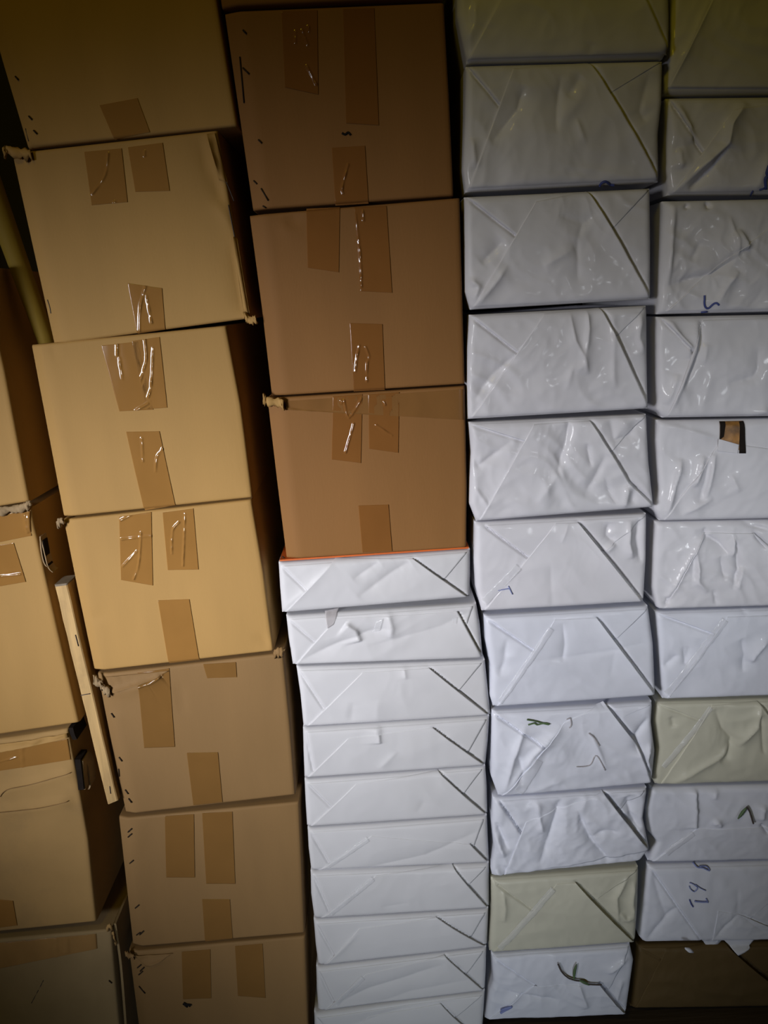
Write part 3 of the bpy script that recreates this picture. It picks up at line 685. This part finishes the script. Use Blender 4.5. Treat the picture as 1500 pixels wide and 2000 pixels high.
D('E7', [(1282, 1197), (1284, 1240), (1290, 1305), (1295, 1358), (1297, 1368)], [(1615, 1186), (1605, 1358)],
  'bluish package with a clear straight left fold, above the right cream package', [(1420, 1203), (1500, 1200), (1602, 1354), (1302, 1364)], [(1287, 1199), (1610, 1189), (1560, 1240), (1385, 1234)], WHITE_B, seed=93, amp=.0008,
  creases=[([(1446, 1245), (1452, 1275), (1448, 1310)], -.003, .004), ([(1500, 1240), (1470, 1275), (1462, 1290)], .004, .004), ([(1335, 1262), (1338, 1295), (1345, 1262)], -.003, .004), ([(1325, 1278), (1295, 1305)], -.003, .003, .006), ([(1450, 1188), (1458, 1200)], -.004, .002)],
  tape=((1302, 1355), (1414, 1208), 14), Y0=.0, slit=.003)
D('E8', [(1283, 1374), (1278, 1411), (1285, 1461), (1276, 1523), (1282, 1535)], [(1605, 1364), (1596, 1526)],
  'cream-coloured package at the right border with a wide smooth hollow', [(1390, 1377), (1480, 1370), (1590, 1522), (1290, 1530)], [(1286, 1376), (1600, 1368), (1540, 1420), (1365, 1404)], CREAM, seed=95, amp=.0008,
  creases=[([(1305, 1532), (1360, 1500), (1408, 1472), (1425, 1450)], .004, .005, .008), ([(1395, 1385), (1410, 1420), (1428, 1440), (1420, 1475), (1405, 1485)], -.005, .006), ([(1438, 1455), (1475, 1415), (1484, 1370)], .004, .004), ([(1482, 1390), (1488, 1440), (1490, 1470)], -.003, .002), ([(1312, 1400), (1316, 1420)], -.002, .004)],
  tape=((1294, 1496), (1388, 1380), 10), Y0=.0, slit=.003)
D('E9', [(1272, 1541), (1262, 1580), (1266, 1625), (1283, 1645), (1268, 1686)], [(1596, 1532), (1588, 1680)],
  'bluish package with an upright seam and a green leaf sprig on it', [(1358, 1618), (1500, 1612), (1584, 1676), (1274, 1683)], None, WHITE_B, seed=97, amp=.0007,
  creases=[([(1358, 1541), (1358, 1616)], .004, .0018, .010, .05), ([(1400, 1540), (1392, 1560)], .002, .004), ([(1390, 1608), (1400, 1600), (1406, 1612)], .004, .004), ([(1484, 1606), (1500, 1628)], -.004, .002), ([(1490, 1570), (1485, 1600)], .004, .005)],
  tape=((1300, 1665), (1352, 1624), 12), Y0=.002, slit=.003)
D('E10', [(1267, 1693), (1257, 1763), (1248, 1830), (1258, 1843)], [(1588, 1683), (1580, 1836)],
  'bluish package with pale pen writing, resting on the dark brown package', [(1400, 1775), (1440, 1782), (1560, 1832), (1390, 1838)], [(1272, 1696), (1584, 1687), (1500, 1760), (1322, 1767)], WHITE_B, seed=99, amp=.0007,
  creases=[([(1322, 1768), (1300, 1790), (1264, 1836)], -.003, .004), ([(1275, 1705), (1290, 1760), (1302, 1790)], -.002, .005), ([(1438, 1782), (1395, 1830)], -.002, .004), ([(1440, 1730), (1438, 1780)], -.001, .004), ([(1445, 1785), (1500, 1825)], -.001, .003), ([(1350, 1800), (1365, 1835)], .001, .005)],
  marks=[([(1356, 1689), (1362, 1693), (1372, 1694), (1384, 1698), (1380, 1692), (1366, 1692)], .0010, INK_PALE),
         ([(1344, 1727), (1347, 1733), (1354, 1737), (1360, 1730), (1350, 1722), (1345, 1721)], .0006, INK_PALE), ([(1356, 1724), (1366, 1731), (1376, 1735)], .0006, INK_PALE),
         ([(1344, 1752), (1347, 1760), (1351, 1766)], .0008, INK), ([(1354, 1755), (1366, 1756), (1380, 1756)], .0010, INK_PALE), ([(1376, 1750), (1380, 1757)], .0008, INK_PALE)], Y0=.003, slit=.001, liftR=.0003)
D('E11', [(1246, 1850), (1240, 1910), (1234, 1972)], [(1580, 1842), (1572, 1966)],
  'dark brown kraft-wrapped package at the bottom of the right border stack', [(1300, 1852), (1418, 1845), (1560, 1962), (1240, 1968)], [(1250, 1852), (1575, 1846), (1490, 1900), (1297, 1876)], KRAFT, seed=101, amp=.0006, Y0=.006)

# orange upper side of the top ream, seen beside and below the carton
f, root = CART['R1']
a = [hitp(p, 0) for p in ((546, 1096), (916, 1071))]
V = []
for p, ins in ((a[0], .0), (a[1], .0)):
    for y in (.0012, .29):
        for dz in (-.0006, .0012):
            V.append((p[0], y, p[2]+dz))
mkmesh('orange_top_label', V, [(0, 1, 5, 4), (2, 6, 7, 3), (1, 3, 7, 5), (0, 4, 6, 2), (0, 2, 3, 1), (4, 5, 7, 6)], ORANGE, root, False)
# stain of the second ream
f, root = CART['R2']
sheet('stain', f, [(634, 1196), (662, 1190), (652, 1218), (640, 1226)], STAIN_WRINKLE, root, .0016, 10, 10, .0002)
for q in ([(735, 1212), (748, 1206), (742, 1230), (728, 1234)], [(884, 1207), (893, 1205), (891, 1217), (884, 1216)]):
    sheet('clear_tape', f, q, CLEAR, root, .0020, 10, 10, .0003, extra=lambda X, Z, S, T: .0008*S)
# torn opening of the right-border package
f, root = CART['E5']
sheet('printed_panel', f, [(1405, 823), (1452, 822), (1452, 883), (1403, 861)], PRINT, root, .0013, 16, 16, .0003)
sheet('black_panel', f, [(1443, 823), (1452, 822), (1453, 884), (1440, 884)], PRINT_GAP_SHADE, root, .0017, 8, 16, .0003)
sheet('black_panel', f, [(1405, 823), (1416, 823), (1411, 852), (1403, 858)], PRINT_GAP_SHADE, root, .0016, 8, 12, .0003)
sheet('torn_edge', f, [(1401, 856), (1440, 867), (1437, 884), (1399, 880)], WHITE, root, .0019, 24, 16, .0006, lift=[('T', .0015, .004)])
# white tongue hanging from the pen-marked package over the brown one
f, root = CART['E10']
fb = CART['E11'][0]
sheet('loose_tongue', fb, [(1410, 1832), (1475, 1831), (1462, 1846), (1436, 1856)], WHITE_B, root, .007, 16, 12, .001)

# crushed corners and torn plies of the cartons
def crumple(name, parent, pts, Y0, size, mat, seed):
    """small curled rag of cardboard between pixel points"""
    size *= .6
    P = np.array([hitp(p, Y0) for p in smoothline(pts, 5)])
    n = len(P); w = 7; rg = np.random.RandomState(seed)
    V = []; sz = size*(.45+.9*rg.rand(n))
    for i in range(n):
        for k in range(w):
            t = k/(w-1)
            a = t*math.pi*1.3
            V.append(P[i]+np.array([(rg.rand()-.5)*.002, -math.sin(a)*sz[i]*.6+(rg.rand()-.5)*.0015, math.cos(a)*sz[i]-sz[i]*.5+(rg.rand()-.5)*.0015]))
    Fc = grid_faces(n, w)
    o = mkmesh(name, V, Fc, mat, parent)
    s = o.modifiers.new('thick', 'SOLIDIFY'); s.thickness = .0012; s.offset = 0
    return o
crumple('crushed_corner', CART['B2'][1], [(8, 294), (14, 288), (30, 294), (60, 297)], -.002, .008, CARD, 1)
crumple('crushed_corner', CART['B2'][1], [(476, 612), (488, 622), (500, 620)], -.002, .007, CARD, 2)
crumple('crushed_corner', CART['B4'][1], [(113, 1022), (116, 1016), (124, 1014)], -.002, .007, PLY, 3)
crumple('crushed_corner', CART['B5'][1], [(184, 1322), (196, 1330), (204, 1342), (215, 1346)], -.004, .009, PLY, 4)
crumple('crushed_corner', CART['B5'][1], [(535, 1272), (548, 1268), (556, 1270)], -.002, .009, CARD_PINK, 5)
crumple('crushed_corner', CART['C3'][1], [(514, 774), (524, 780), (546, 782), (553, 785)], -.004, .008, CARD, 6)
crumple('crushed_corner', CART['B7'][1], [(245, 1858), (252, 1862), (262, 1866)], -.002, .007, CARD_PINK, 7)
crumple('torn_edge', CART['A2'][1], [(0, 994), (20, 992), (36, 990), (48, 986), (60, 980)], -.002, .007, PLY, 8)
crumple('crushed_corner', CART['A4'][1], [(208, 1812), (216, 1806), (222, 1820), (226, 1836)], .0, .008, CARD_OLD, 9)

# torn slit of carton A2, with pale ply lips, on its right edge
def lipslab(name, parent, px, Y0, Y1, thick, mat):
    """thin slab following a pixel polyline, running back from Y0 to Y1"""
    P = np.array([hitp(p, Y0) for p in smoothline(px, 4)])
    V = []
    for p in P:
        for y in (0, Y1-Y0):
            for dx in (0, thick):
                V.append((p[0]+dx, p[1]+y, p[2]))
    n = len(P); Fc = []
    for i in range(n-1):
        o = i*4; q = o+4
        Fc += [(o, q, q+1, o+1), (o+1, q+1, q+3, o+3), (o+3, q+3, q+2, o+2), (o+2, q+2, q, o)]
    Fc += [(0, 1, 3, 2), ((n-1)*4, (n-1)*4+2, (n-1)*4+3, (n-1)*4+1)]
    return mkmesh(name, V, Fc, mat, parent, False)
A2r = CART['A2'][1]
lipslab('torn_edge', A2r, [(77, 1048), (79, 1075), (84, 1098), (90, 1107)], -.003, .004, .0012, PLY)
lipslab('torn_edge', A2r, [(78, 1048), (85, 1078), (93, 1108), (102, 1118)], -.002, .012, .0010, PLY)
lipslab('torn_gap_shade', A2r, [(79, 1056), (83, 1078), (86, 1098), (91, 1105)], -.0012, .010, .0030, PRINT_GAP_SHADE)  # black slab painted in for the shade inside the slit
A3r = CART['A3'][1]
lipslab('hand_hole_shade', A3r, [(146, 1484), (150, 1515), (153, 1543)], -.0015, .02, .0065, PRINT_GAP_SHADE)  # solid black piece in place of the hole's shaded inside
lipslab('torn_ply', A3r, [(159, 1486), (161, 1515), (164, 1542)], .001, .022, .0018, PLY)
lipslab('torn_ply', A3r, [(163, 1484), (170, 1500), (174, 1532), (171, 1542)], .012, .03, .0020, PLY)
lipslab('torn_gap_shade', A3r, [(134, 1422), (137, 1434), (142, 1445)], -.0025, .03, .005, PRINT_GAP_SHADE)  # dark piece that paints the shade in the torn corner
A4r = CART['A4'][1]
lipslab('side_flap', A4r, [(222, 1804), (229, 1850), (235, 1900), (243, 2000), (247, 2060)], .002, .28, .003, CARD_DIRTY)

# torn paper edges, tears and crease lines on single cartons
def tear(key, q, mat=None, off=.0012, lift=.003, edge='B'):
    f, root = CART[key]
    return sheet('torn_flap', f, q, mat or CARD, root, off, 30, 16, .0008, lift=[(edge, lift, .006)],
                 extra=lambda X, Z, S, T: .0010*np.abs(perlin(X/.012, Z/.012, len(key)+3)))
tear('B5', [(206, 1322), (330, 1309), (306, 1322), (222, 1350)], CARD_PINK, lift=.004)
tear('B7', [(262, 1866), (338, 1860), (318, 1870), (284, 1884)], CARD_PINK, lift=.003)
tear('B2', [(456, 462), (463, 466), (487, 612), (474, 606)], CARD, lift=.004, edge='L')
tear('B2', [(404, 262), (420, 260), (444, 356), (428, 352)], CARD, lift=.0035, edge='L')
tear('A3', [(-40, 1458), (131, 1432), (133, 1440), (-40, 1474)], CARD, lift=.003)
for key, pts in (('B2', [(410, 268), (420, 318), (438, 348), (456, 392)]), ('B2', [(446, 400), (458, 462), (470, 520)]), ('B2', [(470, 560), (480, 600), (486, 614)]),
                 ('B2', [(90, 585), (95, 600), (97, 612)]), ('A3', [(2, 1554), (16, 1539), (61, 1529), (140, 1507)]), ('A3', [(0, 1583), (80, 1574), (136, 1561)]),
                 ('A4', [(85, 1914), (76, 1932), (62, 1958)]), ('B1', [(48, 250), (54, 275)])):
    f, root = CART[key]
    stroke('tear_and_crease_line', f, pts, .0005, TWIG if key != 'A3' else CARD_PINK, root, .0003)  # on the creased carton, darker lines drawn along its creases

# ------------------------------------------------------------------ loose things
def prism(name, quad, Y0, Y1, mat, parent=None, n=10, wob=0.0, seed=0):
    """long bar: front quad in pixels, running back to Y1"""
    q = [hitp(p, Y0) for p in quad]
    rg = np.random.RandomState(seed); V = []
    for i in range(n+1):
        t = i/n
        l = q[0]+(q[3]-q[0])*t; r = q[1]+(q[2]-q[1])*t
        j = (rg.rand(4)-.5)*wob
        V += [l+[j[0], .001, 0], l+[.0012+j[0], 0, 0], r+[-.0012+j[1], 0, 0], r+[j[1], .001, 0], r+[j[1], Y1-Y0, 0], l+[j[0], Y1-Y0, 0]]
    Fc = []
    for i in range(n):
        for k in range(6):
            a, b = i*6+k, i*6+(k+1) % 6
            Fc.append((a, b, b+6, a+6))
    Fc += [tuple(range(6))[::-1], tuple(n*6+k for k in range(6))]
    return mkmesh(name, V, Fc, mat, parent, False)
st = thing('wooden_stick', 'rough pale wooden stick wedged upright between the two left carton stacks', 'stick', hitp((220, 1570), .01))
prism('stick', [(107, 1146), (131, 1143), (230, 1564), (210, 1571)], -.004, .016, WOOD, st, 14, .0007, 3)
prism('sawn_end', [(106, 1142), (132, 1139), (131, 1143), (107, 1146)], -.004, .024, WOOD_END, st, 1)
for a_, b_ in (((158, 1358), (176, 1355)), ((147, 1240), (153, 1262)), ((214, 1536), (216, 1550))):
    tube('crack', [hitp(a_, -.0045), hitp(b_, -.0045)], .0005, TWIG, st)
p0, p1 = hitp((-46, 285), .05), hitp((100, 692), .05)
pl = tube('wooden_pole', [p0+(p1-p0)*t for t in np.linspace(0, 1, 12)], np.linspace(.0125, .0088, 12), POLE, None, 16)
tag(pl, 'yellowish round pole leaning in the dark gap at upper left', 'pole')

def sprig(label, f, stem, leaves, off=.004):
    root = thing('plant_sprig', label, 'sprig', f.px(np.array([stem[0][0]]), np.array([stem[0][1]]), off)[0])
    s = smoothline(stem)
    tube('stem', f.px(s[:, 0], s[:, 1], off), .0011, TWIG, root)
    for lf in leaves:
        l = smoothline(lf)
        n = len(l); rr = .0003+.0017*np.sin(np.linspace(0.1, math.pi-.1, n))
        tube('leaf', f.px(l[:, 0], l[:, 1], off+.0006), rr, GREEN, root)
    return root
sprig('dark dried sprig with a green leaf, stuck across the lowest white package', CART['D11'][0],
      [(1088, 1876), (1095, 1890), (1105, 1900), (1118, 1905), (1132, 1907), (1142, 1912), (1158, 1914), (1172, 1914)], [[(1128, 1905), (1138, 1909), (1148, 1914)], [(1118, 1905), (1120, 1888), (1124, 1876)]])
sprig('small sprig with a bright green leaf on the seamed package at right', CART['E9'][0],
      [(1453, 1569), (1459, 1578), (1463, 1592), (1466, 1601)], [[(1452, 1570), (1444, 1580), (1435, 1591)]])
bit = tube('paper_scrap', [hitp(p, -.004) for p in ((1338, 1852), (1346, 1856), (1354, 1860))], [.001, .003, .001], WHITE_B)
tag(bit, 'tiny white paper scrap caught below the pen-marked package', 'scrap')

# low plank that carries the two right-hand stacks
zt = min(CART['D11'][0].L[-1, 1], CART['E11'][0].L[-1, 1], CART['E11'][0].R[-1, 1])-.002
print('PLANKTOP', zt, 'R10', CART['R10'][0].L[-1], CART['R10'][0].R[-1], 'D11', CART['D11'][0].L[-1], CART['D11'][0].R[-1], 'E11', CART['E11'][0].L[-1], CART['E11'][0].R[-1])
pk = slab('floor_plank', (CART['D11'][0].L[-1, 0]-.01, -.02, .001), (CART['E11'][0].R[-1, 0]+.05, .3, zt), PLANK_M)
tag(pk, 'dark low plank on the floor under the right-hand package stacks', 'plank')
for k in CART: print(k, [round(float(v), 3) for v in (CART[k][0].W, CART[k][0].H, CART[k][0].L[-1, 1], CART[k][0].R[-1, 1])])
